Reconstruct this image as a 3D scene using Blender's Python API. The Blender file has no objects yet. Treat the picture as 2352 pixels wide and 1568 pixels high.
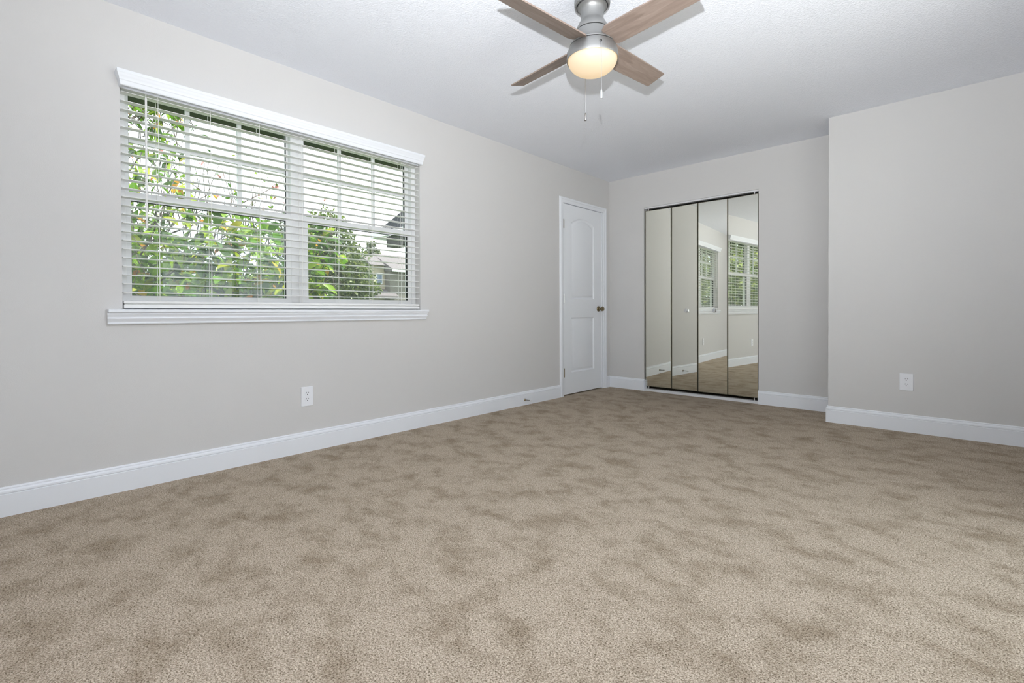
import bpy, bmesh, math, random
from mathutils import Matrix, Vector
random.seed(7)
PI = math.pi
scene = bpy.context.scene
col = scene.collection

# ------------------------------------------------------------------ camera
F_PX, PX, PY = 1113.684, 1174.768, 728.964          # focal length and principal point in a 2352 x 1568 frame
CAM = Vector((3.1093, 0.0, 0.8943))
YAW, PITCH, ROLL = 0.7531, 0.0107, -0.0044
fw = Vector((-math.sin(YAW) * math.cos(PITCH), math.cos(YAW) * math.cos(PITCH), -math.sin(PITCH)))
rt0 = Vector((math.cos(YAW), math.sin(YAW), 0.0))
up0 = rt0.cross(fw)
rt = rt0 * math.cos(ROLL) + up0 * math.sin(ROLL)
up = up0 * math.cos(ROLL) - rt0 * math.sin(ROLL)
cam_data = bpy.data.cameras.new('camera')
cam = bpy.data.objects.new('camera', cam_data)
col.objects.link(cam)
cam.matrix_world = Matrix(((rt.x, up.x, -fw.x, CAM.x), (rt.y, up.y, -fw.y, CAM.y), (rt.z, up.z, -fw.z, CAM.z), (0, 0, 0, 1)))
cam_data.sensor_fit = 'HORIZONTAL'
cam_data.sensor_width = 36.0
cam_data.lens = 36.0 * F_PX / 2352.0
cam_data.shift_x = (1176.0 - PX) / 2352.0
cam_data.shift_y = (PY - 784.0) / 2352.0
cam_data.clip_start = 0.05
cam_data.clip_end = 200
scene.camera = cam

# ------------------------------------------------------------------ exposure, sky, sun, flash
SKY, SUN, FLASH, GLOBE = 3.2, 12.0, 455.0, 0.62
FL_CONE, FL_AZ, FL_EL = 150, 0.36, math.radians(56)
scene.view_settings.view_transform = 'Standard'
scene.view_settings.look = 'None'
scene.view_settings.gamma = 1.0
scene.view_settings.exposure = 0.05
scene.view_settings.use_curve_mapping = False
scene.cycles.use_denoising = True
scene.cycles.caustics_reflective = False
scene.cycles.caustics_refractive = False
scene.cycles.max_bounces = 14
scene.cycles.diffuse_bounces = 8
scene.cycles.transparent_max_bounces = 24
scene.cycles.sample_clamp_indirect = 6.0

world = bpy.data.worlds.new('overcast_sky')
scene.world = world
world.use_nodes = True
nt = world.node_tree
nt.nodes.clear()
wo = nt.nodes.new('ShaderNodeOutputWorld')
bg = nt.nodes.new('ShaderNodeBackground')
tc = nt.nodes.new('ShaderNodeTexCoord')
nz = nt.nodes.new('ShaderNodeTexNoise')
cr = nt.nodes.new('ShaderNodeValToRGB')
nz.inputs['Scale'].default_value = 3.0
nz.inputs['Detail'].default_value = 4.0
cr.color_ramp.elements[0].position = 0.42
cr.color_ramp.elements[0].color = (0.80, 0.90, 1.0, 1)
cr.color_ramp.elements[1].position = 0.60
cr.color_ramp.elements[1].color = (0.97, 0.985, 1.0, 1)
nt.links.new(tc.outputs['Generated'], nz.inputs['Vector'])
nt.links.new(nz.outputs['Fac'], cr.inputs['Fac'])
nt.links.new(cr.outputs['Color'], bg.inputs['Color'])
bg.inputs['Strength'].default_value = SKY
nt.links.new(bg.outputs['Background'], wo.inputs['Surface'])

sun_d = bpy.data.lights.new('sun', 'SUN')
sun_d.energy = SUN
sun_d.angle = 0.01
sun_d.color = (1.0, 0.95, 0.86)
sun = bpy.data.objects.new('sun', sun_d)
col.objects.link(sun)
sun.rotation_euler = Vector((-0.25, -0.55, -0.80)).to_track_quat('-Z', 'Y').to_euler()
sun.location = (-4, 8, 9)

# the photographer's flash, 27 cm above the lens
fl_d = bpy.data.lights.new('camera_flash', 'SPOT')      # head tilted up towards the ceiling
fl_d.energy = FLASH
fl_d.spot_size = math.radians(FL_CONE)
fl_d.spot_blend = 1.0
fl_d.shadow_soft_size = 0.02
fl_d.color = (0.94, 0.97, 1.0)
fl = bpy.data.objects.new('camera_flash', fl_d)
col.objects.link(fl)
fl.location = (3.122, 0.0, 1.168)
fl.rotation_euler = Vector((-math.sin(FL_AZ) * math.cos(FL_EL), math.cos(FL_AZ) * math.cos(FL_EL), math.sin(FL_EL))).to_track_quat('-Z', 'Y').to_euler()

# ------------------------------------------------------------------ helpers
class MB:
    """collects polygons and links them as one mesh object"""
    def __init__(self):
        self.v, self.f = [], []
    def add(self, verts, faces):
        o = len(self.v)
        self.v += [tuple(p) for p in verts]
        self.f += [tuple(i + o for i in f) for f in faces]
        return self
    def box(self, x0, x1, y0, y1, z0, z1):
        v = [(x0, y0, z0), (x1, y0, z0), (x1, y1, z0), (x0, y1, z0), (x0, y0, z1), (x1, y0, z1), (x1, y1, z1), (x0, y1, z1)]
        return self.add(v, [(0, 3, 2, 1), (4, 5, 6, 7), (0, 1, 5, 4), (1, 2, 6, 5), (2, 3, 7, 6), (3, 0, 4, 7)])
    def lathe(self, prof, c=(0, 0), n=48, close=False):
        """prof: (radius, z) pairs turned about the vertical through c"""
        vs, fs = [], []
        for r, z in prof:
            for k in range(n):
                a = 2 * PI * k / n
                vs.append((c[0] + r * math.cos(a), c[1] + r * math.sin(a), z))
        for i in range(len(prof) - 1):
            for k in range(n):
                a, b = i * n + k, i * n + (k + 1) % n
                fs.append((a, b, b + n, a + n))
        return self.add(vs, fs)
    def tube(self, pts, rad, n=8):
        """round tube along points; rad one radius or one per point"""
        if not isinstance(rad, (list, tuple)):
            rad = [rad] * len(pts)
        pts = [Vector(p) for p in pts]
        vs, fs = [], []
        for i, p in enumerate(pts):
            t = (pts[min(i + 1, len(pts) - 1)] - pts[max(i - 1, 0)]).normalized()
            a = t.cross(Vector((0, 0, 1)))
            if a.length < 0.05:
                a = t.cross(Vector((1, 0, 0)))
            a.normalize()
            b = t.cross(a)
            for k in range(n):
                w = 2 * PI * k / n
                vs.append(p + (a * math.cos(w) + b * math.sin(w)) * rad[i])
        for i in range(len(pts) - 1):
            for k in range(n):
                q, s = i * n + k, i * n + (k + 1) % n
                fs.append((q, s, s + n, q + n))
        fs.append(tuple(range(n - 1, -1, -1)))
        fs.append(tuple(range((len(pts) - 1) * n, len(pts) * n)))
        return self.add(vs, fs)
    def loft(self, rings, caps=True):
        n = len(rings[0])
        vs = [p for r in rings for p in r]
        fs = []
        for i in range(len(rings) - 1):
            for k in range(n):
                q, s = i * n + k, i * n + (k + 1) % n
                fs.append((q, s, s + n, q + n))
        if caps:
            fs.append(tuple(range(n - 1, -1, -1)))
            fs.append(tuple(range((len(rings) - 1) * n, len(rings) * n)))
        return self.add(vs, fs)
    def build(self, name, mat, parent=None, smooth=False, bevel=0.0, seg=2, xf=None, auto=None):
        bm = bmesh.new()
        vv = [bm.verts.new(p) for p in self.v]
        for f in self.f:
            try:
                bm.faces.new([vv[i] for i in f])
            except ValueError:
                pass
        bmesh.ops.recalc_face_normals(bm, faces=bm.faces)
        if bevel:
            ed = [e for e in bm.edges if len(e.link_faces) == 2 and e.calc_face_angle(0) > 0.5]
            bmesh.ops.bevel(bm, geom=ed, offset=bevel, segments=seg, profile=0.5, affect='EDGES')
        if xf is not None:
            bmesh.ops.transform(bm, matrix=xf, verts=bm.verts)
        if auto is not None:
            for e in bm.edges:
                e.smooth = not (len(e.link_faces) == 2 and e.calc_face_angle(0) > auto)
            smooth = True
        for f in bm.faces:
            f.smooth = smooth
        me = bpy.data.meshes.new(name)
        bm.to_mesh(me)
        bm.free()
        me.materials.append(mat)
        return link(name, me, parent)

def link(name, me, parent=None):
    o = bpy.data.objects.new(name, me)
    col.objects.link(o)
    if parent is not None:
        o.parent = parent
        # parts are modelled in room coordinates: undo the place of the parent
        if parent.parent is None:
            o.matrix_parent_inverse = parent.matrix_basis.inverted()
    return o

def tag(o, label=None, cat=None, group=None, kind=None):
    if label: o['label'] = label
    if cat: o['category'] = cat
    if group: o['group'] = group
    if kind: o['kind'] = kind
    return o

def empty(name, loc, label=None, cat=None, group=None, kind=None):
    o = bpy.data.objects.new(name, None)
    o.empty_display_size = 0.05
    o.location = loc
    col.objects.link(o)
    return tag(o, label, cat, group, kind)

def mat(name, rgb, rough=0.5, metal=0.0, spec=0.5):
    m = bpy.data.materials.new(name)
    m.use_nodes = True
    b = m.node_tree.nodes['Principled BSDF']
    b.inputs['Base Color'].default_value = (*rgb, 1)
    b.inputs['Roughness'].default_value = rough
    b.inputs['Metallic'].default_value = metal
    b.inputs['Specular IOR Level'].default_value = spec
    return m

def nodes(m):
    t = m.node_tree
    return t, t.nodes, t.links, t.nodes['Principled BSDF']

def noise_bump(m, scale, dist, strength=1.0, detail=2.0, extra=None, rough=0.5):
    t, n, l, b = nodes(m)
    tcn = n.new('ShaderNodeTexCoord')
    z = n.new('ShaderNodeTexNoise')
    z.inputs['Scale'].default_value = scale
    z.inputs['Detail'].default_value = detail
    z.inputs['Roughness'].default_value = rough
    bp = n.new('ShaderNodeBump')
    bp.inputs['Distance'].default_value = dist
    bp.inputs['Strength'].default_value = strength
    l.new(tcn.outputs['Object'], z.inputs['Vector'])
    l.new(z.outputs['Fac'], bp.inputs['Height'])
    l.new(bp.outputs['Normal'], b.inputs['Normal'])
    return z, bp

# ------------------------------------------------------------------ materials
M_wall = mat('wall_paint', (0.635, 0.627, 0.618), 0.75, spec=0.25)
noise_bump(M_wall, 260, 0.0006, 0.5)
M_trim = mat('white_trim_paint', (0.82, 0.845, 0.885), 0.38)
M_ceil = mat('textured_ceiling_paint', (0.845, 0.87, 0.93), 0.9, spec=0.15)
def ceiling_nodes(m):
    t, n, l, b = nodes(m)
    tcn = n.new('ShaderNodeTexCoord')
    a = n.new('ShaderNodeTexNoise'); a.inputs['Scale'].default_value = 115; a.inputs['Detail'].default_value = 4
    r = n.new('ShaderNodeValToRGB')
    r.color_ramp.elements[0].position = 0.40
    r.color_ramp.elements[1].position = 0.68
    bp = n.new('ShaderNodeBump'); bp.inputs['Distance'].default_value = 0.006; bp.inputs['Strength'].default_value = 0.3
    l.new(tcn.outputs['Object'], a.inputs['Vector'])
    l.new(a.outputs['Fac'], r.inputs['Fac'])
    l.new(r.outputs['Color'], bp.inputs['Height'])
    l.new(bp.outputs['Normal'], b.inputs['Normal'])
ceiling_nodes(M_ceil)

M_carpet = mat('beige_cut_pile_carpet', (0.4, 0.33, 0.26), 0.95, spec=0.05)
def carpet_nodes(m):
    t, n, l, b = nodes(m)
    tcn = n.new('ShaderNodeTexCoord')
    tuft = n.new('ShaderNodeTexNoise'); tuft.inputs['Scale'].default_value = 230; tuft.inputs['Detail'].default_value = 2.5; tuft.inputs['Roughness'].default_value = 0.6
    tuft.inputs['Distortion'].default_value = 0.6
    ramp = n.new('ShaderNodeValToRGB')
    e = ramp.color_ramp.elements
    e[0].position = 0.33; e[0].color = (0.17, 0.133, 0.088, 1)
    e[1].position = 0.66; e[1].color = (0.72, 0.625, 0.505, 1)
    k = e.new(0.47); k.color = (0.43, 0.351, 0.270, 1)
    l.new(tcn.outputs['Object'], tuft.inputs['Vector'])
    l.new(tuft.outputs['Fac'], ramp.inputs['Fac'])
    # shading of pile that leans the other way, painted as darker patches
    mp = n.new('ShaderNodeMapping')
    mp.inputs['Rotation'].default_value = (0, 0, 0.5)
    mp.inputs['Scale'].default_value = (1.0, 1.25, 1.0)
    big = n.new('ShaderNodeTexNoise'); big.inputs['Scale'].default_value = 5.5; big.inputs['Detail'].default_value = 5.0; big.inputs['Roughness'].default_value = 0.66; big.inputs['Distortion'].default_value = 0.15
    br = n.new('ShaderNodeValToRGB')
    be = br.color_ramp.elements
    be[0].position = 0.34; be[0].color = (0.69, 0.66, 0.62, 1)
    be[1].position = 0.54; be[1].color = (1, 1, 1, 1)
    l.new(tcn.outputs['Object'], mp.inputs['Vector'])
    l.new(mp.outputs['Vector'], big.inputs['Vector'])
    l.new(big.outputs['Fac'], br.inputs['Fac'])
    mx = n.new('ShaderNodeMix'); mx.data_type = 'RGBA'; mx.blend_type = 'MULTIPLY'
    mx.inputs['Factor'].default_value = 1.0
    l.new(ramp.outputs['Color'], mx.inputs['A'])
    l.new(br.outputs['Color'], mx.inputs['B'])
    l.new(mx.outputs['Result'], b.inputs['Base Color'])
    bp = n.new('ShaderNodeBump'); bp.inputs['Distance'].default_value = 0.008; bp.inputs['Strength'].default_value = 0.8
    l.new(tuft.outputs['Fac'], bp.inputs['Height'])
    l.new(bp.outputs['Normal'], b.inputs['Normal'])
carpet_nodes(M_carpet)

M_vinyl = mat('white_vinyl', (0.80, 0.805, 0.82), 0.35)
M_slat = mat('white_slat', (0.82, 0.82, 0.81), 0.45)
M_cord = mat('white_cord', (0.85, 0.85, 0.82), 0.8)
M_rubber = mat('black_gasket', (0.012, 0.013, 0.014), 0.6)
M_door = mat('white_door_paint', (0.85, 0.875, 0.91), 0.4)
M_brass = mat('antique_brass', (0.26, 0.21, 0.13), 0.32, 1.0)
M_chrome = mat('chrome', (0.75, 0.76, 0.78), 0.12, 1.0)
M_steel = mat('bright_steel', (0.62, 0.62, 0.62), 0.3, 1.0)
M_nickel = mat('brushed_nickel', (0.33, 0.33, 0.325), 0.5, 0.85)
M_nickel2 = mat('dark_groove', (0.012, 0.012, 0.012), 0.5)
M_plate = mat('white_plastic', (0.82, 0.835, 0.87), 0.35)
M_slot = mat('dark_slot', (0.01, 0.01, 0.012), 0.7)
M_white_tip = mat('white_rubber', (0.8, 0.8, 0.8), 0.6)
M_bronze = mat('bronze_edge', (0.20, 0.185, 0.13), 0.4, 0.6)
M_track = mat('white_metal_track', (0.72, 0.72, 0.74), 0.35)
M_dark = mat('dark_cavity', (0.02, 0.02, 0.02), 0.9)

M_mirror = bpy.data.materials.new('mirror_glass'); M_mirror.use_nodes = True
def mirror_nodes(m):
    t = m.node_tree; t.nodes.clear()
    o = t.nodes.new('ShaderNodeOutputMaterial'); g = t.nodes.new('ShaderNodeBsdfGlossy')
    g.inputs['Color'].default_value = (0.87, 0.875, 0.80, 1); g.inputs['Roughness'].default_value = 0.0
    t.links.new(g.outputs['BSDF'], o.inputs['Surface'])
mirror_nodes(M_mirror)

M_glass = bpy.data.materials.new('window_glass'); M_glass.use_nodes = True
M_screen = bpy.data.materials.new('insect_screen_mesh'); M_screen.use_nodes = True
def thin(m, fac_fresnel, tint, dif=None):
    t = m.node_tree; t.nodes.clear()
    o = t.nodes.new('ShaderNodeOutputMaterial'); tr = t.nodes.new('ShaderNodeBsdfTransparent')
    tr.inputs['Color'].default_value = (*tint, 1)
    mx = t.nodes.new('ShaderNodeMixShader')
    if dif is None:
        g = t.nodes.new('ShaderNodeBsdfGlossy'); g.inputs['Roughness'].default_value = 0.0
        lw = t.nodes.new('ShaderNodeLayerWeight'); lw.inputs['Blend'].default_value = 0.5
        pw = t.nodes.new('ShaderNodeMath'); pw.operation = 'POWER'; pw.inputs[1].default_value = 5.0
        fr = t.nodes.new('ShaderNodeMath'); fr.operation = 'MULTIPLY_ADD'; fr.inputs[1].default_value = 0.96; fr.inputs[2].default_value = 0.035
        t.links.new(lw.outputs['Facing'], pw.inputs[0]); t.links.new(pw.outputs['Value'], fr.inputs[0])
        t.links.new(fr.outputs['Value'], mx.inputs['Fac'])
    else:
        g = t.nodes.new('ShaderNodeBsdfDiffuse'); g.inputs['Color'].default_value = (*dif, 1)
        mx.inputs['Fac'].default_value = fac_fresnel
    t.links.new(tr.outputs['BSDF'], mx.inputs[1]); t.links.new(g.outputs['BSDF'], mx.inputs[2])
    t.links.new(mx.outputs['Shader'], o.inputs['Surface'])
thin(M_glass, 0, (0.97, 0.985, 0.98))
thin(M_screen, 0.10, (1, 1, 1), (0.42, 0.43, 0.44))

M_wood = mat('greyed_oak_blade', (0.34, 0.25, 0.2), 0.5)
def wood_nodes(m):
    t, n, l, b = nodes(m)
    tcn = n.new('ShaderNodeTexCoord'); mp = n.new('ShaderNodeMapping')
    mp.inputs['Scale'].default_value = (3.0, 26.0, 26.0)
    z = n.new('ShaderNodeTexNoise'); z.inputs['Scale'].default_value = 1.6; z.inputs['Detail'].default_value = 5; z.inputs['Distortion'].default_value = 1.2
    r = n.new('ShaderNodeValToRGB')
    r.color_ramp.elements[0].position = 0.3; r.color_ramp.elements[0].color = (0.185, 0.138, 0.113, 1)
    r.color_ramp.elements[1].position = 0.72; r.color_ramp.elements[1].color = (0.29, 0.228, 0.193, 1)
    l.new(tcn.outputs['Object'], mp.inputs['Vector']); l.new(mp.outputs['Vector'], z.inputs['Vector'])
    l.new(z.outputs['Fac'], r.inputs['Fac']); l.new(r.outputs['Color'], b.inputs['Base Color'])
wood_nodes(M_wood)

M_globe = mat('lit_frosted_glass', (0.30, 0.28, 0.25), 0.4)
M_globe.node_tree.nodes['Principled BSDF'].inputs['Emission Color'].default_value = (1.0, 0.70, 0.36, 1)
M_globe.node_tree.nodes['Principled BSDF'].inputs['Emission Strength'].default_value = GLOBE

def leaf_mat(name, stops, trans=0.35):
    m = bpy.data.materials.new(name); m.use_nodes = True
    t = m.node_tree; t.nodes.clear()
    o = t.nodes.new('ShaderNodeOutputMaterial')
    ge = t.nodes.new('ShaderNodeNewGeometry')
    r = t.nodes.new('ShaderNodeValToRGB')
    r.color_ramp.interpolation = 'LINEAR'
    e = r.color_ramp.elements
    e[0].position, e[0].color = stops[0][0], (*stops[0][1], 1)
    e[1].position, e[1].color = stops[-1][0], (*stops[-1][1], 1)
    for p, c in stops[1:-1]:
        k = e.new(p); k.color = (*c, 1)
    d = t.nodes.new('ShaderNodeBsdfPrincipled'); d.inputs['Roughness'].default_value = 0.4; d.inputs['Specular IOR Level'].default_value = 0.35
    tl = t.nodes.new('ShaderNodeBsdfTranslucent')
    mx = t.nodes.new('ShaderNodeMixShader'); mx.inputs['Fac'].default_value = trans
    t.links.new(ge.outputs['Random Per Island'], r.inputs['Fac'])
    t.links.new(r.outputs['Color'], d.inputs['Base Color']); t.links.new(r.outputs['Color'], tl.inputs['Color'])
    t.links.new(d.outputs['BSDF'], mx.inputs[1]); t.links.new(tl.outputs['BSDF'], mx.inputs[2])
    t.links.new(mx.outputs['Shader'], o.inputs['Surface'])
    return m
M_magnolia = leaf_mat('magnolia_leaf', [(0.0, (0.03, 0.075, 0.012)), (0.40, (0.10, 0.235, 0.012)), (0.80, (0.28, 0.44, 0.025)), (0.94, (0.42, 0.45, 0.05)), (0.975, (0.55, 0.30, 0.03)), (1.0, (0.6, 0.2, 0.04))], 0.45)
M_bgleaf = leaf_mat('far_leaf', [(0.0, (0.03, 0.05, 0.02)), (0.6, (0.08, 0.115, 0.035)), (1.0, (0.15, 0.19, 0.055))], 0.3)
M_bgleaf2 = leaf_mat('bright_far_leaf', [(0.0, (0.045, 0.075, 0.025)), (0.6, (0.11, 0.16, 0.045)), (1.0, (0.23, 0.27, 0.08))], 0.35)
M_bud = mat('pink_bud', (0.75, 0.32, 0.3), 0.6)
M_bark = mat('grey_bark', (0.12, 0.10, 0.085), 0.9)
noise_bump(M_bark, 30, 0.01)
M_shingle = mat('dark_shingles', (0.05, 0.052, 0.06), 0.9)
noise_bump(M_shingle, 20, 0.02)
M_siding = mat('beige_siding', (0.36, 0.32, 0.24), 0.8)
M_roof2 = mat('grey_shingles', (0.13, 0.118, 0.12), 0.9)
M_soffit = mat('dark_brown_soffit', (0.05, 0.053, 0.045), 0.8)
M_grass = mat('lawn', (0.10, 0.16, 0.05), 0.95)
noise_bump(M_grass, 40, 0.02)
M_bluepane = mat('blue_grey_pane', (0.12, 0.16, 0.22), 0.15)

# ------------------------------------------------------------------ room shell
H, D, R, XR = 2.44, 5.033, 4.594, 2.301
XE, Y0 = 3.56, -0.55                              # right-hand wall, wall behind the photographer
WY0, WY1, WZ0, WZ1 = 0.444, 2.278, 0.900, 2.085   # window opening
DY0, DY1, DZ1 = 4.112, 4.872, 2.060               # door opening
CX0, CX1, CZ1 = 0.448, 1.652, 2.068               # closet opening
T = 0.15

def structure(o, label, cat):
    return tag(o, label, cat, kind='structure')

w = MB()
w.box(-T, 0, Y0 - T, WY0, -0.1, H)
w.box(-T, 0, WY0, WY1, -0.1, WZ0)
w.box(-T, 0, WY0, WY1, WZ1, H)
w.box(-T, 0, WY1, DY0, -0.1, H)
w.box(-T, 0, DY0, DY1, DZ1, H)
w.box(-T, 0, DY1, D + 0.75, -0.1, H)
w.box(-T, -0.07, DY0, DY1, -0.1, DZ1)  # backing added behind the door to stop daylight leaking in under it
structure(w.build('wall_left', M_wall), 'greige painted wall with the blind-covered window and the white door', 'wall')
w = MB()
w.box(0, CX0, D, D + 0.12, -0.1, H)
w.box(CX0, CX1, D, D + 0.12, CZ1, H)
w.box(CX1, XR + 0.05, D, D + 0.12, -0.1, H)
w.box(0, XR + 0.05, D + 0.65, D + 0.75, -0.1, H)
w.box(0.0, 0.05, D + 0.12, D + 0.65, -0.1, H)
w.box(XR, XR + 0.05, D + 0.12, D + 0.65, -0.1, H)
structure(w.build('wall_back', M_wall), 'greige wall around the mirrored closet doors', 'wall')
w = MB()
w.box(XR, XE + T, R, D + 0.12, -0.1, H)
structure(w.build('wall_right', M_wall), 'greige wall standing forward of the closet wall, with one outlet', 'wall')
GY0, GY1, GZ1 = 1.3, 3.0, 2.06
w = MB()
w.box(XE, XE + T, Y0 - T, GY0, -0.1, H)
w.box(XE, XE + T, GY1, R, -0.1, H)
w.box(XE, XE + T, GY0, GY1, GZ1, H)
w.box(XE, XE + T, GY0, GY1, -0.1, 0.0)
structure(w.build('wall_east', M_wall), 'greige wall out of frame on the right, holding the added glazed door', 'wall')
w = MB()
w.box(0, XE, Y0 - T, Y0, -0.1, H)
structure(w.build('wall_front', M_wall), 'greige wall behind the photographer', 'wall')
structure(MB().box(-T, XE + T, Y0 - T, D + 0.75, H, H + 0.15).build('ceiling', M_ceil), 'white textured ceiling above the fan', 'ceiling')
structure(MB().box(0, XE, Y0, D + 0.65, -0.1, 0.0).box(-0.07, 0, DY0, DY1, -0.1, 0.0).build('floor', M_carpet), 'beige cut pile carpet with darker brushed patches', 'floor')

# glazed door added out of frame, sized to let in fill daylight
g = empty('added_fill_door', (XE + 0.07, GY0, 0.0), 'added glazed door out of frame on the right, letting in fill daylight', 'door', kind='structure')
f = MB()
for y in (GY0, (GY0 + GY1) / 2 - 0.03, GY1 - 0.06):
    f.box(XE + 0.04, XE + 0.10, y, y + 0.06, 0.0, GZ1)
f.box(XE + 0.04, XE + 0.10, GY0, GY1, 0.0, 0.06)
f.box(XE + 0.04, XE + 0.10, GY0, GY1, GZ1 - 0.06, GZ1)
f.build('frame', M_vinyl, g)
MB().box(XE + 0.065, XE + 0.07, GY0 + 0.06, GY1 - 0.06, 0.06, GZ1 - 0.06).build('glass', M_glass, g)

# baseboards: profile (height, thickness) with two grooves
BASE = [(0.0, 0.0), (0.0, 0.014), (0.097, 0.014), (0.0985, 0.0105), (0.101, 0.0105), (0.104, 0.0145), (0.112, 0.0135), (0.117, 0.011), (0.119, 0.0075), (0.1215, 0.0075), (0.124, 0.0085), (0.129, 0.006), (0.1305, 0.0)]
def base_run(mb, a, b, nrm, ea=0.0, eb=0.0):
    """baseboard from a to b on a wall facing nrm; ea, eb: how far the ends grow with the thickness (mitres)"""
    a, b, nrm = Vector((*a, 0)), Vector((*b, 0)), Vector((*nrm, 0))
    t = (b - a).normalized()
    r0 = [a + nrm * d - t * d * ea + Vector((0, 0, z)) for z, d in BASE]
    r1 = [b + nrm * d + t * d * eb + Vector((0, 0, z)) for z, d in BASE]
    mb.loft([r0, r1])
b = MB()
base_run(b, (0, Y0), (0, 4.055), (1, 0), 0, 0)
base_run(b, (0, 4.951), (0, D), (1, 0), 0, -1)
structure(b.build('baseboard_left', M_trim), 'white moulded baseboard under the window wall', 'baseboard')
b = MB()
base_run(b, (0, D), (CX0 + 0.003, D), (0, -1), -1, 0)
base_run(b, (CX0, D), (CX0, D + 0.03), (1, 0), 1, 0)
base_run(b, (CX1 - 0.003, D), (XR, D), (0, -1), 0, -1)
structure(b.build('baseboard_back', M_trim), 'white moulded baseboard either side of the mirrored closet', 'baseboard')
b = MB()
base_run(b, (XR, R), (XE, R), (0, -1), 1, 0)
base_run(b, (XR, D), (XR, R), (-1, 0), -1, 1)
structure(b.build('baseboard_right', M_trim), 'white moulded baseboard under the forward wall', 'baseboard')

# ------------------------------------------------------------------ entry door in the left wall
door = empty('door_1', (0, 4.49, 0), 'white two-panel arch-top door in the far corner of the window wall', 'door', kind='structure')
SY0, SY1, SZ0, SZ1 = 4.124, 4.860, 0.013, 2.047
def arch(y0, y1, z0, zs, za, n=14):
    """outline with a segmental arch on top, counter-clockwise in (y, z)"""
    pts = [(y0, z0), (y1, z0), (y1, zs)]
    if za > zs:
        for k in range(1, n):
            s = k / n
            y = y1 + (y0 - y1) * s
            pts.append((y, zs + (za - zs) * (1 - (2 * s - 1) ** 2)))
    pts.append((y0, zs))
    return pts
def inset(o, d):
    y0, z0 = o[0]; y1 = o[1][0]; zs = o[2][1]; za = max(p[1] for p in o)
    k = (za - zs)
    n = len(o) - 3 if k > 1e-6 else 0
    return arch(y0 + d, y1 - d, z0 + d, zs - d, za - d if k > 1e-6 else zs - d, n if n else 14)
up_o = arch(4.268, 4.712, 1.035, 1.862, 1.925)
lo_o = arch(4.266, 4.709, 0.242, 0.836, 0.836)
sb = bmesh.new()
def loop(bm, pts, x):
    vs = [bm.verts.new((x, y, z)) for y, z in pts]
    es = [bm.edges.new((vs[i], vs[(i + 1) % len(vs)])) for i in range(len(vs))]
    return vs, es
XS = -0.004
ov, oe = loop(sb, [(SY0, SZ0), (SY1, SZ0), (SY1, SZ1), (SY0, SZ1)], XS)
_, e1 = loop(sb, up_o, XS)
_, e2 = loop(sb, lo_o, XS)
bmesh.ops.triangle_fill(sb, use_beauty=True, use_dissolve=False, edges=oe + e1 + e2)
bk = [sb.verts.new((XS - 0.035, v.co.y, v.co.z)) for v in ov]
for i in range(4):
    sb.faces.new((ov[i], ov[(i + 1) % 4], bk[(i + 1) % 4], bk[i]))
sb.faces.new(bk)
bmesh.ops.recalc_face_normals(sb, faces=sb.faces)
me = bpy.data.meshes.new('door_slab'); sb.to_mesh(me); sb.free(); me.materials.append(M_door)
slab = link('door_slab', me, door)
for nm, o in (('upper_panel', up_o), ('lower_panel', lo_o)):
    m = MB()
    rings = [[(x, y, z) for y, z in inset(o, d)] for d, x in ((0.0, XS), (0.006, XS - 0.006), (0.014, XS - 0.012), (0.022, XS - 0.012), (0.040, XS - 0.002), (0.046, XS - 0.001))]
    m.loft(rings, caps=False)
    k = len(m.v) - len(rings[-1])
    m.f.append(tuple(range(k, len(m.v))))
    m.build(nm, M_door, slab, auto=0.6)
# jamb and casing (mitred profile)
def casing_run(mb, a, b, outn, ma, mb_):
    """casing from a to b in the (y, z) plane; outn points away from the opening; the ends mitre by ma / mb_ per unit outwards"""
    prof = [(0.0, 0.0), (0.0, 0.010), (0.004, 0.012), (0.030, 0.013), (0.036, 0.018), (0.050, 0.018), (0.056, 0.014), (0.060, 0.0)]
    a, b, outn = Vector(a), Vector(b), Vector(outn)
    t = (b - a).normalized()
    r0, r1 = [], []
    for wd, th in prof:
        p = a + outn * wd - t * wd * ma; q = b + outn * wd + t * wd * mb_
        r0.append((th, p.x, p.y)); r1.append((th, q.x, q.y))
    mb.loft([r0, r1])
c = MB()
casing_run(c, (DY0 + 0.003, 0.0), (DY0 + 0.003, DZ1 - 0.008), (-1, 0), 0, 1)
casing_run(c, (DY0 + 0.003, DZ1 - 0.008), (DY1 + 0.018, DZ1 - 0.008), (0, 1), 1, 1)
casing_run(c, (DY1 + 0.018, DZ1 - 0.008), (DY1 + 0.018, 0.0), (1, 0), 1, 0)
c.build('casing', M_trim, door, auto=0.5)
j = MB()
j.box(-0.07, 0.004, DY0, SY0 - 0.003, 0, DZ1)
j.box(-0.07, 0.004, SY1 + 0.003, DY1 + 0.02, 0, DZ1)
j.box(-0.07, 0.004, DY0, DY1 + 0.02, SZ1 + 0.004, DZ1)
j.build('jamb', M_trim, door)
for z, mt in ((1.830, M_brass), (1.038, M_steel), (0.250, M_brass)):
    m = MB()
    m.tube([(0.006, 4.1235, z - 0.048), (0.006, 4.1235, z + 0.048)], 0.0062, 10)
    for k in (-0.016, 0.016):
        m.tube([(0.006, 4.1235, z + k - 0.001), (0.006, 4.1235, z + k + 0.001)], 0.0068, 10)
    m.box(-0.004, 0.0005, 4.126, 4.142, z - 0.046, z + 0.046)
    h = m.build('hinge', mt, door, auto=0.6)
    tag(h, 'bright steel hinge' if mt is M_steel else 'dark brass hinge')
kz, ky = 0.930, 4.795
m = MB()
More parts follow.
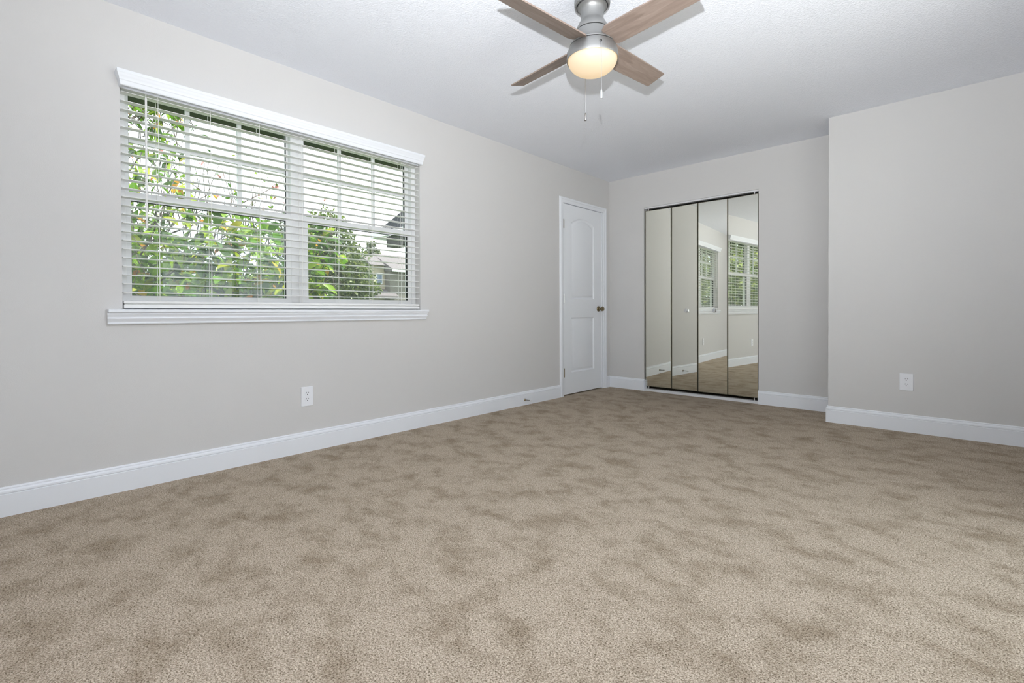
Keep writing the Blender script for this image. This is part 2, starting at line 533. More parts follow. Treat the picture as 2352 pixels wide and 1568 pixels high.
def xlathe(mb, prof, y, z, n=28):
    """(radius, x) profile turned about the x axis through (y, z)"""
    vs, fs = [], []
    for r, x in prof:
        for k in range(n):
            a = 2 * PI * k / n
            vs.append((x, y + r * math.cos(a), z + r * math.sin(a)))
    for i in range(len(prof) - 1):
        for k in range(n):
            q, s = i * n + k, i * n + (k + 1) % n
            fs.append((q, s, s + n, q + n))
    fs.append(tuple(range(n))); fs.append(tuple(range((len(prof) - 1) * n, len(prof) * n)))
    mb.add(vs, fs)
xlathe(m, [(0.032, XS), (0.032, 0.002), (0.027, 0.008), (0.013, 0.011), (0.011, 0.028), (0.016, 0.034), (0.026, 0.042), (0.0285, 0.052), (0.026, 0.062), (0.017, 0.068), (0.005, 0.070)], ky, kz)
tag(m.build('door_knob', M_brass, slab, auto=0.7), 'round antique brass door knob')

# ------------------------------------------------------------------ closet: mirrored bifold doors
tr = structure(MB().box(CX0 + 0.002, CX1 - 0.002, D + 0.006, D + 0.055, CZ1 - 0.017, CZ1 - 0.001).build('trim_1', M_track), 'white metal track over the mirrored closet doors', 'door track')
tr2 = structure(MB().box(CX0 + 0.0, CX1 - 0.004, D - 0.004, D + 0.050, 0.0, 0.026).build('trim_2', M_track), 'white metal sill track on the carpet under the mirrored closet doors', 'door track')
PZ0, PZ1 = 0.052, 2.032
panels = [(0.605, 2.58, 0.298), (0.9050, -2.68, 0.288), (1.2030, 2.42, 0.294), (1.4975, -3.27, 0.290)]
pairs = [('left pair of mirrored bifold closet doors, reflecting plain wall and the door stop', (0, 1)), ('right pair of mirrored bifold closet doors, reflecting the window', (2, 3))]
for lab, idx in pairs:
    xm = sum(panels[i][0] for i in idx) / 2
    root = empty('bifold_closet_door', (xm, D + 0.03, 0.0), lab, 'closet door', 'mirrored closet doors')
    for i in idx:
        cx, ang, wd = panels[i]
        xf = Matrix.Translation((cx, D + 0.03, 0)) @ Matrix.Rotation(math.radians(ang), 4, 'Z')
        pan = MB().box(-wd / 2, wd / 2, 0.004, 0.022, PZ0, PZ1).build('door_panel', M_bronze, root, xf=xf)
        MB().box(-wd / 2 + 0.004, wd / 2 - 0.004, 0.0, 0.0035, PZ0 + 0.004, PZ1 - 0.004).build('mirror', M_mirror, pan, xf=xf)
        fr = MB()
        fr.box(-wd / 2, -wd / 2 + 0.0038, -0.002, 0.004, PZ0, PZ1).box(wd / 2 - 0.0038, wd / 2, -0.002, 0.004, PZ0, PZ1)
        fr.box(-wd / 2, wd / 2, -0.002, 0.004, PZ0, PZ0 + 0.0038).box(-wd / 2, wd / 2, -0.002, 0.004, PZ1 - 0.0038, PZ1)
        fr.build('edge_frame', M_bronze, pan, xf=xf)
        if i in (1, 2):
            hx = 0.928 - cx if i == 1 else 1.222 - cx
            k = MB()
            k.box(hx - 0.012, hx + 0.012, -0.003, 0.0, 0.882, 0.924)
            k.tube([(hx, -0.003, 0.903), (hx, -0.022, 0.903)], 0.006, 10)
            k.box(hx - 0.013, hx + 0.013, -0.034, -0.020, 0.889, 0.917)
            tag(k.build('handle', M_chrome, pan, xf=xf, bevel=0.0015), 'small square chrome pull')
    pv = MB()
    px_ = CX0 + 0.045 if idx[0] == 0 else CX1 - 0.045
    pv.tube([(px_, D + 0.03, PZ1), (px_, D + 0.03, CZ1 - 0.017)], 0.006, 8)
    pv.tube([(px_, D + 0.03, 0.026), (px_, D + 0.03, PZ0)], 0.006, 8)
    pv.build('pivot', M_steel, root)

# ------------------------------------------------------------------ window in the left wall
win = empty('window_1', (-0.1, (WY0 + WY1) / 2, WZ0), 'white twin double-hung window with grilles behind a horizontal blind', 'window', kind='structure')
YM = 1.361
XO, XI = -0.145, -0.062
fr = MB()
fr.box(XO, XI, WY0, WY0 + 0.028, WZ0, WZ1).box(XO, XI, WY1 - 0.034, WY1, WZ0, WZ1)
fr.box(XO, XI - 0.006, 1.315, 1.400, WZ0, WZ1)
fr.box(XO, XI, WY0, WY1, WZ1 - 0.028, WZ1)
fr.box(XO, -0.052, WY0, WY1, WZ0, 0.950)
fr.box(XO, XI - 0.006, WY0, WY1, 0.95, 0.966)
fr.build('window_frame', M_vinyl, win, bevel=0.002)
units = [(WY0 + 0.028, 1.316, (0.492, 1.303), (0.494, 1.283)), (1.400, WY1 - 0.034, (1.418, 2.212), (1.426, 2.209))]
def sash(name, x0, x1, y0, y1, z0, z1, pane, pz0, pz1):
    s = MB()
    s.box(x0, x1, y0, pane[0], z0, z1).box(x0, x1, pane[1], y1, z0, z1)
    s.box(x0, x1, pane[0], pane[1], z0, pz0).box(x0, x1, pane[0], pane[1], pz1, z1)
    o = s.build(name, M_vinyl, win)
    xm = (x0 + x1) / 2 - 0.006
    gk = MB()
    t = 0.0012
    gk.box(xm, x1 - 0.002, pane[0], pane[0] + t, pz0, pz1).box(xm, x1 - 0.002, pane[1] - t, pane[1], pz0, pz1)
    gk.box(xm, x1 - 0.002, pane[0] + t, pane[1] - t, pz0, pz0 + t).box(xm, x1 - 0.002, pane[0] + t, pane[1] - t, pz1 - t, pz1)
    gk.build('gasket', M_rubber, o)
    MB().box(xm - 0.002, xm + 0.002, pane[0], pane[1], pz0, pz1).build('glass_pane', M_glass, o)
    return o, xm
mun = [(0.762, 1.031), (1.678, 1.945)]
for (y0, y1, pu, pl), mu in zip(units, mun):
    so, xm = sash('upper_sash', -0.135, -0.108, y0, y1, 1.497, WZ1 - 0.028, pu, 1.535, 2.058)
    gr = MB()
    for y in mu:
        gr.box(xm - 0.009, xm + 0.009, y - 0.011, y + 0.011, 1.535, 2.058)
    gr.box(xm - 0.0085, xm + 0.0085, pu[0], pu[1], 1.800, 1.823)
    gr.build('grille', M_vinyl, so)
    so, xm = sash('lower_sash', -0.104, -0.070, y0, y1, 0.966, 1.532, pl, 0.990, 1.486)
    lk = MB()
    for s in (0.22, 0.78):
        y = pl[0] + (pl[1] - pl[0]) * s
        lk.box(-0.070, -0.062, y - 0.022, y + 0.022, 1.532, 1.540)
    lk.build('sash_lock', M_vinyl, so, bevel=0.002)
    MB().box(-0.1395, -0.139, pl[0] - 0.01, pl[1] + 0.01, 0.97, 1.50).build('insect_screen', M_screen, win)
# stool and moulded apron
MB().box(-0.062, -0.001, WY0, WY1, WZ0 + 0.001, 0.9185).box(-0.0009, 0.036, 0.3845, 2.336, WZ0 + 0.001, 0.9185).build('stool', M_trim, win, bevel=0.003)
AP = [(0.900, 0.0), (0.900, 0.027), (0.893, 0.028), (0.887, 0.024), (0.879, 0.020), (0.876, 0.0205), (0.872, 0.024), (0.866, 0.022), (0.860, 0.016), (0.852, 0.0135), (0.848, 0.016), (0.843, 0.014), (0.842, 0.0)]
ap = MB()
ap.loft([[(d, 0.381 + (0.028 - d) * 0.15, z) for z, d in AP], [(d, 2.335 - (0.028 - d) * 0.9, z) for z, d in AP]])
ap.build('apron', M_trim, win, auto=0.5)

# ------------------------------------------------------------------ horizontal blind
bl = empty('window_blind', (-0.03, (WY0 + WY1) / 2, 0.93), 'white two-inch horizontal blind with open slats hanging in the window', 'blind')
BY0, BY1 = WY0 + 0.006, WY1 - 0.006
XB0, XB1 = -0.055, -0.004
sl = MB()
for k in range(24):
    z = 2.021 - 0.0442 * k
    tilt = 0.05 if k < 10 else 0.0
    ring = []
    n = 6
    top, bot = [], []
    for i in range(n + 1):
        s = i / n
        x = XB0 + (XB1 - XB0) * s
        cz = z + 0.0022 * math.sin(PI * s) + tilt * (x - (XB0 + XB1) / 2) * -1
        top.append((x, cz + 0.0014)); bot.append((x, cz - 0.0014))
    prof = bot + top[::-1]
    sl.loft([[(x, BY0, zz) for x, zz in prof], [(x, BY1, zz) for x, zz in prof]])
sl.build('slats', M_slat, bl)
MB().box(-0.060, -0.006, BY0, BY1, 2.036, 2.083).build('headrail', M_slat, bl, bevel=0.002)
MB().box(XB0, XB1 + 0.002, BY0, BY1, 0.9235, 0.9435).box(XB0, XB1, BY0, BY1, 0.948, 0.961).box(XB0 + 0.006, XB1 - 0.006, BY0 + 0.004, BY1 - 0.004, 0.9435, 0.948).build('bottom_rail', M_slat, bl, bevel=0.0025)
for k, y in enumerate((0.602, 0.846, 1.106, 1.362, 1.611, 1.866, 2.116)):
    m = MB()
    wob = random.uniform(-0.012, 0.012)
    m.tube([(XB1 + 0.0015, y, 2.05), (XB1 + 0.0015, y, 1.3), (XB1 + 0.0015, y + wob * 0.5, 1.05), (XB1 + 0.0015, y + wob, 0.958)], 0.0011, 6)
    m.tube([(XB0 - 0.0015, y, 2.05), (XB0 - 0.0015, y, 0.958)], 0.0011, 6)
    for i in range(24):
        z = 2.0185 - 0.0442 * i
        m.tube([(XB0, y - 0.001, z), (XB1, y + 0.001, z)], 0.0007, 4)
    m.build('ladder_cord', M_cord, bl)
    MB().tube([(-0.028, y + 0.006, 2.05), (-0.028, y + 0.006, 0.955)], 0.0010, 6).build('lift_cord', M_cord, bl)
wd = MB()
wd.tube([(0.008, 0.549, 2.03), (0.008, 0.549, 2.015)], 0.0022, 8)
wd.tube([(0.008, 0.549, 2.015), (0.008, 0.549, 2.008)], [0.0022, 0.0050], 8)
wd.tube([(0.008, 0.549, 2.008), (0.008, 0.546, 1.345)], 0.0050, 8)
wd.tube([(0.008, 0.546, 1.345), (0.008, 0.546, 1.337)], [0.0050, 0.003], 8)
tag(wd.build('tilt_wand', M_slat, bl, smooth=False), 'white tilt wand')
# crown valance with mitred returns: (z, offset) swept round three sides
VP = [(2.034, 0.000), (2.038, 0.003), (2.046, 0.004), (2.056, 0.0045), (2.060, 0.008), (2.066, 0.0085), (2.074, 0.0115), (2.084, 0.017), (2.088, 0.0175), (2.092, 0.020), (2.106, 0.021)]
va = MB()
def vring(yb, yo, sign, xw=False):
    return None
yA, yB, xf_ = 0.4415, 2.279, 0.046
path = []
for z, o in VP:
    path.append([(0.001, yA - o * 0.85, z), (xf_ + o, yA - o * 0.85, z), (xf_ + o, yB + o * 0.5 - 0.006, z), (0.001, yB + o * 0.5 - 0.006, z)])
vs = [p for r in path for p in r]
fs = []
for i in range(len(path) - 1):
    for k in range(3):
        q = i * 4 + k
        fs.append((q, q + 1, q + 5, q + 4))
    fs.append((i * 4 + 3, i * 4, i * 4 + 4, i * 4 + 7))
n = len(path)
fs.append(((n - 1) * 4, (n - 1) * 4 + 1, (n - 1) * 4 + 2, (n - 1) * 4 + 3))
fs.append((0, 1, 2, 3))
va.add(vs, fs)
# hollow it: only the top board and front stay, underside left open behind a 12 mm board
va.f.pop()
z0 = VP[0][0]
ins = [(0.001, yA + 0.012, z0), (xf_ - 0.012, yA + 0.012, z0), (xf_ - 0.012, yB - 0.018, z0), (0.001, yB - 0.018, z0)]
inT = [(x, y, 2.096) for x, y, z in ins]
k0 = len(va.v)
va.v += ins + inT
for k in range(3):
    va.f.append((k, k + 1, k0 + k + 1, k0 + k))
    va.f.append((k0 + k, k0 + k + 1, k0 + k + 5, k0 + k + 4))
va.f.append((k0 + 4, k0 + 5, k0 + 6, k0 + 7))
tag(va.build('valance', M_trim, bl, auto=0.45), 'white crown moulded valance')

# ------------------------------------------------------------------ ceiling fan
FX, FY = 1.766, 2.022
fan = empty('ceiling_fan', (FX, FY, H), 'brushed nickel ceiling fan with four grey-brown wooden blades and a lit glass bowl', 'ceiling fan')
c2 = (FX, FY)
m = MB().lathe([(0.0, H), (0.080, H), (0.086, H - 0.008), (0.0875, H - 0.030), (0.085, H - 0.046), (0.080, H - 0.051), (0.0765, H - 0.051), (0.0755, H - 0.046)], c2, 64)
m.build('canopy', M_nickel, fan, auto=0.6)
MB().lathe([(0.0755, H - 0.046), (0.0735, H - 0.046), (0.0725, H - 0.050)], c2, 64).build('canopy_groove', M_nickel2, fan)
m = MB().lathe([(0.0725, H - 0.046), (0.0720, H - 0.056), (0.064, H - 0.061), (0.058, H - 0.068), (0.0555, H - 0.078), (0.0545, H - 0.095), (0.0550, H - 0.116), (0.059, H - 0.124), (0.067, H - 0.137), (0.0745, H - 0.152), (0.0785, H - 0.164), (0.0790, H - 0.168), (0.077, H - 0.170)], c2, 64)
m.build('neck', M_nickel, fan, auto=0.6)
MB().lathe([(0.077, H - 0.170), (0.0735, H - 0.170), (0.0735, H - 0.174), (0.078, H - 0.174)], c2, 64).build('upper_groove', M_nickel2, fan)
m = MB().lathe([(0.078, H - 0.174), (0.0800, H - 0.175), (0.086, H - 0.195), (0.094, H - 0.218), (0.104, H - 0.236), (0.1115, H - 0.243), (0.1115, H - 0.246), (0.107, H - 0.247)], c2, 64)
m.build('motor_housing', M_nickel, fan, auto=0.6)
MB().lathe([(0.107, H - 0.247), (0.104, H - 0.247), (0.104, H - 0.252), (0.109, H - 0.252)], c2, 64).build('lower_groove', M_nickel2, fan)
m = MB().lathe([(0.104, H - 0.251), (0.1125, H - 0.2515), (0.1150, H - 0.254), (0.1215, H - 0.275), (0.1255, H - 0.298), (0.1262, H - 0.312), (0.1250, H - 0.314), (0.1225, H - 0.313), (0.1215, H - 0.300)], c2, 64)
lk = m.build('light_fitter', M_nickel, fan, auto=0.6)
prof = []
for i in range(17):
    a = (PI / 2) * i / 16
    prof.append((0.1195 * math.cos(a), H - 0.309 - 0.075 * math.sin(a)))
MB().lathe([(0.1195, H - 0.300)] + prof[:-1] + [(0.0005, prof[-1][1])], c2, 64).build('glass_bowl', M_globe, fan, smooth=True)
# blades
ang0, pitch, zb, rt_ = math.radians(174.0), -0.315, 2.2045, 0.556
bm_me = None
for k in range(4):
    a = ang0 - k * PI / 2
    m = MB()
    outline = [(0.092, -0.046), (0.118, -0.0615), (0.30, -0.0600), (rt_ - 0.001, -0.0545), (rt_ + 0.003, -0.0525), (rt_ - 0.003, 0.0525), (rt_ - 0.007, 0.0545), (0.30, 0.0600), (0.118, 0.0615), (0.092, 0.046)]
    m.loft([[(x, y, -0.0035) for x, y in outline], [(x, y, 0.0035) for x, y in outline]])
    o = m.build('fan_blade', M_wood, None, bevel=0.0012)
    o.parent = fan
    o.matrix_local = Matrix.Translation((0, 0, zb - H)) @ Matrix.Rotation(a, 4, 'Z') @ Matrix.Rotation(pitch, 4, 'X')
    br = MB()
    br.box(0.070, 0.112, -0.030, 0.030, 0.0036, 0.0075)
    bo = br.build('blade_bracket', M_nickel, None, bevel=0.001)
    bo.parent = o
# pull chains
def chain(x, y, ztop, zb0, zb1, holex, holey, fobmat, lab, fob):
    m = MB()
    m.tube([(holex, holey, ztop + 0.004), (x, y, ztop - 0.012), (x, y, zb0)], 0.0010, 6)
    z = ztop - 0.014
    while z > zb0:
        m.lathe([(0.0002, z + 0.0017), (0.0014, z + 0.0008), (0.0014, z - 0.0008), (0.0002, z - 0.0017)], (x, y), 6)
        z -= 0.0042
    o = m.build('pull_chain', M_steel, fan)
    tag(o, lab)
    h = zb0 - zb1
    p = MB().lathe([(0.0004, zb0), (fob * 0.55, zb0 - h * 0.06), (fob * 0.9, zb0 - h * 0.22), (fob, zb0 - h * 0.5), (fob, zb0 - h * 0.86), (fob * 0.8, zb0 - h * 0.94), (fob * 1.1, zb0 - h * 0.96), (fob * 1.1, zb1), (0.0004, zb1)], (x, y), 16)
    p.build('chain_fob', fobmat, o, auto=0.7)
    MB().lathe([(0.0065, 0.0), (0.0065, 0.006), (0.0030, 0.006), (0.0030, 0.0)], (0, 0), 14).build('grommet', M_nickel2, o, xf=Matrix.Translation((holex, holey, ztop)) @ (Vector((holex - FX, holey - FY, 0)).to_track_quat('Z', 'Y').to_matrix().to_4x4()) @ Matrix.Translation((0, 0, -0.004)))
M_fobw = mat('clear_white_fob', (0.42, 0.43, 0.44), 0.15)
M_fobd = mat('pewter_fob', (0.26, 0.25, 0.24), 0.35, 0.7)
def ring_pt(ax, ay, rad):
    d = Vector((ax - FX, ay - FY)).normalized()
    return FX + d.x * rad, FY + d.y * rad
h1 = ring_pt(1.866, 1.944, 0.1215)
chain(1.868, 1.942, 2.160, 1.931, 1.886, h1[0], h1[1], M_fobw, 'front pull chain with a clear white fob', 0.0050)
h2 = ring_pt(1.668, 2.104, 0.1215)
chain(1.666, 2.106, 2.160, 1.925, 1.886, h2[0], h2[1], M_fobd, 'rear pull chain with a dark pewter fob', 0.0065)
MB().lathe([(0.0075, 0.0), (0.0075, 0.004), (0.0, 0.004)], (0, 0), 14).build('side_switch', M_nickel2, fan, xf=Matrix.Translation((FX - 0.729 * 0.1195, FY - 0.684 * 0.1195, 2.160)) @ Vector((-0.729, -0.684, 0)).to_track_quat('Z', 'Y').to_matrix().to_4x4())

# ------------------------------------------------------------------ outlets and door stop
def outlet(loc, rotz, lab):
    """modelled facing +x at the origin, plate centre at z = 0"""
    root = empty('wall_outlet', loc, lab, 'outlet', 'wall outlets')
    xf = Matrix.Translation(loc) @ Matrix.Rotation(rotz, 4, 'Z')
    MB().box(0.0, 0.006, -0.0395, 0.0395, -0.0625, 0.0625).build('cover_plate', M_plate, root, bevel=0.0025, xf=xf)
    for s in (1, -1):
        zc = 0.0195 * s + 0.0
        ring = [(0.0175 * math.cos(2 * PI * k / 32), max(-0.0135, min(0.0135, 0.0175 * math.sin(2 * PI * k / 32))) + zc) for k in range(32)]
        rc = MB().loft([[(0.005, y, z) for y, z in ring], [(0.0078, y * 0.97, z) for y, z in ring]]).build('receptacle', M_plate, root, xf=xf)
        h = MB()
        h.box(0.0076, 0.0082, -0.0075, -0.0053, zc + 0.001, zc + 0.0095).box(0.0076, 0.0082, 0.0053, 0.0075, zc + 0.002, zc + 0.0085)
        pts = [(0.0031 * math.cos(2 * PI * k / 16), 0.0031 * math.sin(2 * PI * k / 16) + zc - 0.0065) for k in range(16)]
        h.loft([[(0.0076, y, z) for y, z in pts], [(0.0082, y, z) for y, z in pts]])
        h.build('slots', M_slot, rc, xf=xf)
    pts = [(0.0025 * math.cos(2 * PI * k / 12), 0.0025 * math.sin(2 * PI * k / 12)) for k in range(12)]
    MB().loft([[(0.005, y, z) for y, z in pts], [(0.0068, y, z) for y, z in pts]]).build('screw', M_plate, root, xf=xf)
outlet((0.0, 1.379, 0.357), 0.0, 'white duplex outlet low on the wall below the window')
outlet((2.791, R, 0.368), -PI / 2, 'white duplex outlet on the forward wall right of the closet')

ds = empty('door_stop', (0.014, 3.486, 0.052), 'small metal door stop on the baseboard left of the white door', 'door stop')
m = MB(); xlathe(m, [(0.0125, 0.0135), (0.0125, 0.017), (0.009, 0.021), (0.0055, 0.024)], 3.486, 0.052, 18)
m.build('base', M_brass, ds, auto=0.6)
m = MB(); xlathe(m, [(0.0050, 0.022), (0.0045, 0.05), (0.0045, 0.086)], 3.486, 0.052, 14)
m.build('shaft', M_fobd, ds, auto=0.6)
m = MB(); xlathe(m, [(0.0060, 0.084), (0.0070, 0.088), (0.0070, 0.097), (0.005, 0.100)], 3.486, 0.052, 14)
m.build('rubber_tip', M_white_tip, ds, auto=0.6)

# ------------------------------------------------------------------ outdoors
structure(MB().box(-60, -T - 0.001, -60, 60, -0.6, -0.35).build('ground', M_grass), 'lawn outside the window', 'ground')
structure(MB().box(XE + T + 0.001, 40, -40, 40, -0.35, -0.12).build('ground', mat('pale_bounce_ground', (0.70, 0.69, 0.67), 0.9)), 'added pale ground outside the added glazed door, bouncing light indoors', 'ground')  # unseen pale ground, added to bounce sunlight up to the ceiling
ev = MB()
ev.box(-0.62, -T, -3, 9, 2.185, 2.20).box(-0.64, -0.62, -3, 9, 2.175, 2.36).box(-0.64, -T, -3, 9, 2.36, 2.38)
structure(ev.build('trim_3', M_soffit), 'dark brown eave outside above the window', 'eave')
ev = MB().box(XE + T, XE + T + 0.9, -3, 9, 2.30, 2.42)  # unseen overhang, added to block direct sun from the glazed opening
structure(ev.build('trim_4', M_soffit), 'added eave keeping the sun out of the added glazed door', 'eave')

def leaf(mb, pos, d, nrm, L, W):
    """one pointed leaf from pos along d, folded along its midrib"""
    d = d.normalized(); s = d.cross(nrm).normalized(); n = s.cross(d).normalized()
    st = [(0.0, 0.0, 0.0), (0.22, 0.62, 0.02), (0.5, 1.0, 0.0), (0.78, 0.66, -0.06), (1.0, 0.0, -0.16)]
    base = len(mb.v)
    for t, wv, dz in st:
        c = pos + d * (L * t) + n * (L * dz)
        if wv == 0:
            mb.v.append(tuple(c))
        else:
            mb.v.append(tuple(c - s * (W * 0.5 * wv) + n * (W * 0.16 * wv)))
            mb.v.append(tuple(c))
            mb.v.append(tuple(c + s * (W * 0.5 * wv) + n * (W * 0.16 * wv)))
    b = base
    mb.f += [(b, b + 1, b + 2), (b, b + 2, b + 3), (b + 1, b + 4, b + 5, b + 2), (b + 2, b + 5, b + 6, b + 3),
             (b + 4, b + 7, b + 8, b + 5), (b + 5, b + 8, b + 9, b + 6), (b + 7, b + 10, b + 8), (b + 8, b + 10, b + 9)]

def raw_build(mb, name, material, parent):
    me = bpy.data.meshes.new(name)
    me.from_pydata(mb.v, [], mb.f)
    me.materials.append(material)
    for p in me.polygons:
        p.use_smooth = True
    return link(name, me, parent)

rnd = random.Random(11)
def rdir(r, zmin=-1.0):
    while True:
        v = Vector((r.uniform(-1, 1), r.uniform(-1, 1), r.uniform(zmin, 1)))
        if 0.1 < v.length < 1:
            return v.normalized()

# near magnolia outside the left half of the window
mg = empty('magnolia_tree', (-2.5, 0.75, -0.35), 'large-leaved green tree close outside the left half of the window', 'tree')
tw = MB()
tw.tube([(-2.5, 0.75, -0.4), (-2.48, 0.78, 0.5), (-2.42, 0.72, 1.3), (-2.46, 0.60, 2.2), (-2.4, 0.5, 3.2)], [0.05, 0.036, 0.017, 0.010, 0.004], 10)
lv = MB()
limbs = [
    [(-2.46, 0.75, 0.9), (-2.2, 1.2, 1.35), (-2.1, 1.65, 1.75), (-2.05, 1.9, 2.3)],
    [(-2.46, 0.75, 0.7), (-2.3, 1.4, 1.0), (-2.2, 2.0, 1.35), (-2.2, 2.4, 1.75)],
    [(-2.43, 0.74, 1.2), (-2.1, 1.0, 1.75), (-2.0, 1.35, 1.98), (-1.95, 1.5, 2.45)],
    [(-2.43, 0.74, 1.1), (-1.9, 0.9, 1.5), (-1.7, 1.0, 1.9), (-1.7, 1.1, 2.2)],
    [(-2.44, 0.66, 1.8), (-2.2, 0.9, 2.3), (-2.1, 1.0, 2.7)],
    [(-2.46, 0.75, 0.5), (-2.1, 1.6, 0.8), (-1.9, 2.1, 1.05), (-1.85, 2.5, 1.3)],
    [(-2.45, 0.7, 1.4), (-2.3, 1.5, 1.85), (-2.3, 2.0, 2.2), (-2.35, 2.35, 2.55)],
]
for lb in limbs:
    k = len(lb)
    tw.tube(lb, [0.008 * (1 - i / (k - 1)) + 0.0015 for i in range(k)], 7)
def cluster(c, nl, L, spread, twig=True):
    c = Vector(c)
    ax = (rdir(rnd, 0.0) + Vector((0.2, 0, 0.5))).normalized()
    if twig:
        tw.tube([c - ax * 0.22 + rdir(rnd) * 0.05, c - ax * 0.08, c + ax * 0.03], [0.0045, 0.0035, 0.002], 5)
    for i in range(nl):
        d = (rdir(rnd) + ax * 0.7)
        l = L * rnd.uniform(0.65, 1.15)
        nn = (Vector((0.25, -0.1, 1.0)) + rdir(rnd) * 0.7).normalized()
        leaf(lv, c + rdir(rnd) * spread, d, nn, l, l * rnd.uniform(0.36, 0.48))
# main mass, thinning upwards
def in_mass():
    y = rnd.uniform(0.62, 2.5)
    x = rnd.uniform(-2.9, -1.6)
    z = rnd.uniform(0.55, 1.85) ** 1.0
    return x, y, z
for i in range(620):
    x, y, z = in_mass()
    lim = 1.72 + 0.12 * math.sin(3.1 * y) - 0.10 * max(0, y - 1.9)
    if z > lim and rnd.random() < 0.75:
        continue
    if z > 1.4 and rnd.random() < 0.35:
        continue
    cluster((x, y, z), rnd.randint(4, 7), 0.165, 0.05)
for i in range(105):                                # the tall left side
    z = rnd.uniform(1.7, 2.9)
    y = 0.70 + rnd.random() ** 1.6 * (0.62 if z < 2.2 else 0.50)
    cluster((rnd.uniform(-2.7, -1.9), y, z), rnd.randint(3, 6), 0.125, 0.05)
for i in range(26):                                 # tip of a bough reaching across the top left
    cluster((rnd.uniform(-2.5, -2.0), rnd.uniform(0.85, 1.30), rnd.uniform(2.55, 2.85)), 3, 0.12, 0.05)
# bare upright twigs with small leaves and pink buds
buds = MB()
for i in range(85):
    y = rnd.uniform(1.0, 2.75); x = rnd.uniform(-2.6, -1.9); z0 = rnd.uniform(1.55, 1.8)
    h = rnd.uniform(0.15, 0.85) if y < 2.2 else rnd.uniform(0.1, 0.5)
    p = [Vector((x, y, z0))]
    for k in range(4):
        p.append(p[-1] + Vector((rnd.uniform(-0.04, 0.04), rnd.uniform(-0.05, 0.05), h / 4)))
    tw.tube(p, [0.006, 0.005, 0.004, 0.003, 0.002], 5)
    for k in range(rnd.randint(3, 7)):
        q = p[rnd.randint(1, 4)]
        l = rnd.uniform(0.03, 0.075)
        leaf(lv, q, rdir(rnd, -0.2), rdir(rnd, 0.2), l, l * 0.42)
    if rnd.random() < 0.35:
        for k in range(3):
            leaf(buds, p[-1], rdir(rnd, 0.2), rdir(rnd), 0.06, 0.022)
raw_build(tw, 'branches', M_bark, mg)
raw_build(lv, 'foliage', M_magnolia, mg)
raw_build(buds, 'pink_buds', M_bud, mg)

def tree(name, loc, trunk_h, blobs, nleaf, lsize, lmat, label, seed):
    """background tree: tapered trunk with limbs and a crown of leaves in lobes"""
    r = random.Random(seed)
    t = empty(name, loc, label, 'tree', 'trees beyond the window')
    b = MB()
    base = Vector(loc)
    b.tube([base + Vector((0, 0, -0.1)), base + Vector((0.05, 0, trunk_h * 0.5)), base + Vector((0, 0.05, trunk_h))], [0.16, 0.12, 0.09], 8)
    for (cx, cy, cz, ra) in blobs:
        b.tube([base + Vector((0, 0, trunk_h * 0.8)), base + Vector((cx * 0.5, cy * 0.5, (trunk_h + cz) / 2)), base + Vector((cx, cy, cz))], [0.07, 0.05, 0.015], 6)
    raw_build(b, 'trunk', M_bark, t)
    l = MB()
    tot = sum(ra ** 2 for *_, ra in blobs)
    for (cx, cy, cz, ra) in blobs:
        for i in range(int(nleaf * ra ** 2 / tot)):
            d = rdir(r)
            rad = ra * (r.uniform(0.35, 1.0) ** 0.5) * (0.82 + 0.25 * math.sin(7 * d.x + 5 * d.z + cx) * math.sin(6 * d.y + cz))
            p = base + Vector((cx, cy, cz)) + Vector((d.x, d.y, d.z * 0.85)) * rad
            s = lsize * r.uniform(0.7, 1.3)
            leaf(l, p, (rdir(r) + d * 0.5), rdir(r, 0.0), s, s * 0.5)
    raw_build(l, 'foliage', lmat, t)
    return t
GZ = -0.35
tree('broadleaf_tree', (-8.43, 5.66, GZ), 1.8, [(0, 0, 3.25, 0.72), (0.15, 0.3, 2.6, 0.75), (-0.2, -0.5, 2.9, 0.85), (0.1, 0.1, 1.8, 0.95), (0.35, 0.65, 1.9, 0.6)], 9000, 0.095, M_bgleaf2, 'rounded leafy tree seen through the right half of the window', 3)
tree('broadleaf_tree', (-12.7, 8.51, GZ), 1.6, [(0, 0, 2.6, 0.9), (0.1, 0.35, 2.3, 0.7), (-0.5, -0.9, 2.9, 0.95), (-0.1, -0.3, 1.5, 1.0)], 8000, 0.12, M_bgleaf, 'dark green tree between the rounded tree and the beige house', 4)
tree('broadleaf_tree', (-6.0, 3.0, GZ), 1.0, [(0, 0, 1.3, 0.9), (-0.3, -1.2, 1.45, 1.0), (0.0, 0.9, 1.2, 0.75), (-0.4, -2.3, 1.5, 1.0)], 9000, 0.11, M_bgleaf, 'dark bushy tree low behind the large-leaved tree', 5)
tree('broadleaf_tree', (-4.0, -6.4, GZ), 2.2, [(0, 0, 2.6, 1.5), (0.3, 1.4, 2.2, 1.3), (-0.5, -1.4, 3.2, 1.5), (0, 0.3, 4.2, 1.2), (0.4, 0.6, 1.2, 1.3)], 9000, 0.14, M_bgleaf2, 'green tree seen only in the right-hand closet mirror', 6)
tree('broadleaf_tree', (-5.0, -13.0, GZ), 2.2, [(0, 0, 2.6, 1.8), (0.3, 1.9, 2.4, 1.6), (-0.5, -1.8, 3.2, 1.8), (0, 0.3, 4.6, 1.6), (0.3, -0.5, 1.2, 1.5)], 8000, 0.18, M_bgleaf2, 'green tree seen only in the third closet mirror', 8)
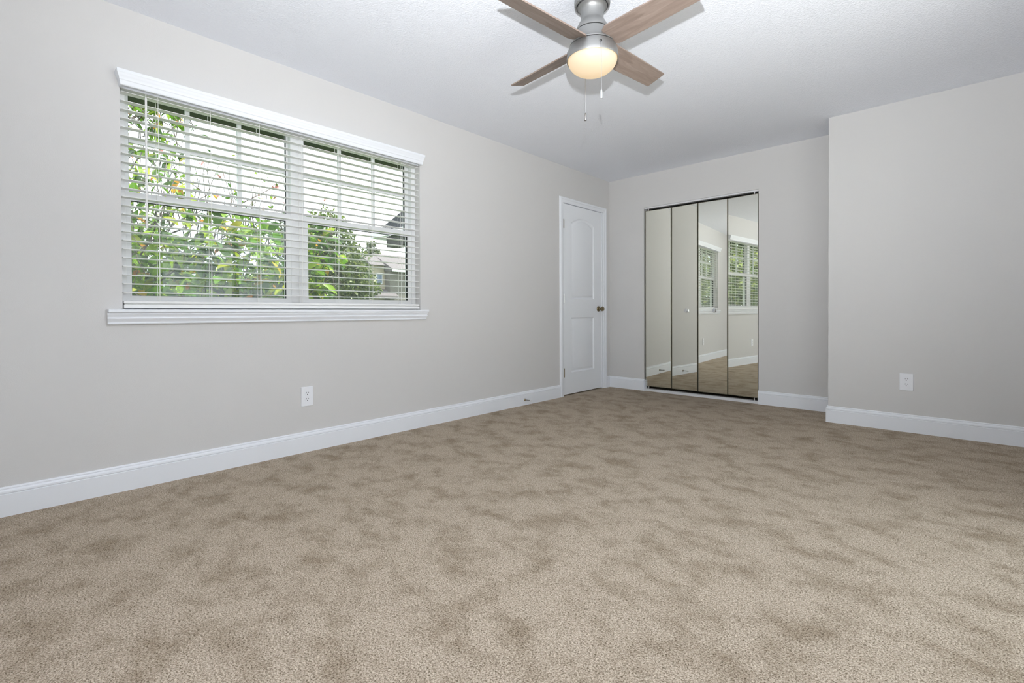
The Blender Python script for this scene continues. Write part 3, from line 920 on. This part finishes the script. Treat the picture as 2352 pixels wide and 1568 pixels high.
tree('conifer_tree', (-27.3, 18.1, GZ), 2.0, [(0, 0, 2.6, 1.3), (0, 0, 4.1, 1.0), (0, 0, 5.3, 0.65), (0, 0, 5.95, 0.35), (0.5, 0.9, 4.6, 0.7), (-0.6, -1.2, 4.2, 1.2)], 7000, 0.19, M_bgleaf, 'pointed tree rising behind the beige house', 9)

# beige house in the distance
def P(u, v, d):
    return CAM + (fw + rt * ((u - PX) / F_PX) - up * ((v - PY) / F_PX)) * d
hb = Vector((-21.8, 15.0, GZ))
house = empty('house', hb, 'beige house with a grey roof beyond the trees', 'house')
MB().box(-23.2, -21.55, 14.75, 15.55, GZ, 3.62).build('wall', M_siding, house)
MB().box(-24.5, -21.0, 15.55, 24.0, GZ, 3.35).build('wall', mat('taupe_siding', (0.15, 0.14, 0.122), 0.85), house)
m = MB()
rp = [(-23.6, 3.62), (-21.3, 3.62), (-22.4, 4.25)]
m.loft([[(x, 14.5, z) for x, z in rp], [(x, 15.6, z) for x, z in rp]])
m.build('gable_roof', M_roof2, house)
m = MB()
rp = [(-25.0, 3.30), (-20.7, 3.30), (-20.7, 3.42), (-22.8, 4.45)]
m.loft([[(x, 15.5, z) for x, z in rp], [(x, 24.4, z) for x, z in rp]])
m.build('main_roof', M_roof2, house)
MB().box(-20.72, -20.6, 15.5, 24.4, 3.25, 3.40).build('gutter', M_trim, house)
wf = MB().box(-21.55, -21.50, 15.0, 15.36, 2.55, 3.2).build('window', M_trim, house)
MB().box(-21.50, -21.485, 15.04, 15.32, 2.60, 3.15).build('pane', M_bluepane, wf)
m = MB()
m.loft([[(-22.2, 14.4, 1.75), (-20.6, 14.4, 1.75), (-20.6, 14.4, 1.85), (-21.6, 14.4, 2.30)], [(-22.2, 15.9, 1.75), (-20.6, 15.9, 1.75), (-20.6, 15.9, 1.85), (-21.6, 15.9, 2.30)]])
m.build('porch_roof', M_roof2, house)

# dark shingled porch of the next building
ph = empty('porch', (-5.0, 7.0, GZ), 'dark shingled porch roof with white fascia at the right edge of the window', 'porch')
m = MB()
rp = [(-6.82, 2.72), (-2.2, 2.72), (-2.2, 3.62), (-3.6, 3.75)]
m.loft([[(x, 6.0, z) for x, z in rp], [(x, 9.0, z) for x, z in rp]])
m.build('roof', M_shingle, ph)
MB().box(-6.84, -2.2, 5.94, 6.0, 2.60, 2.72).box(-6.90, -6.84, 5.94, 9.0, 2.60, 2.72).build('fascia', M_trim, ph)
MB().box(-6.36, -2.2, 6.02, 6.3, 2.36, 2.60).build('beam', mat('weathered_beam', (0.05, 0.048, 0.046), 0.9), ph)
MB().box(-2.9, -2.7, 6.04, 6.24, GZ, 2.36).build('post', M_trim, ph)
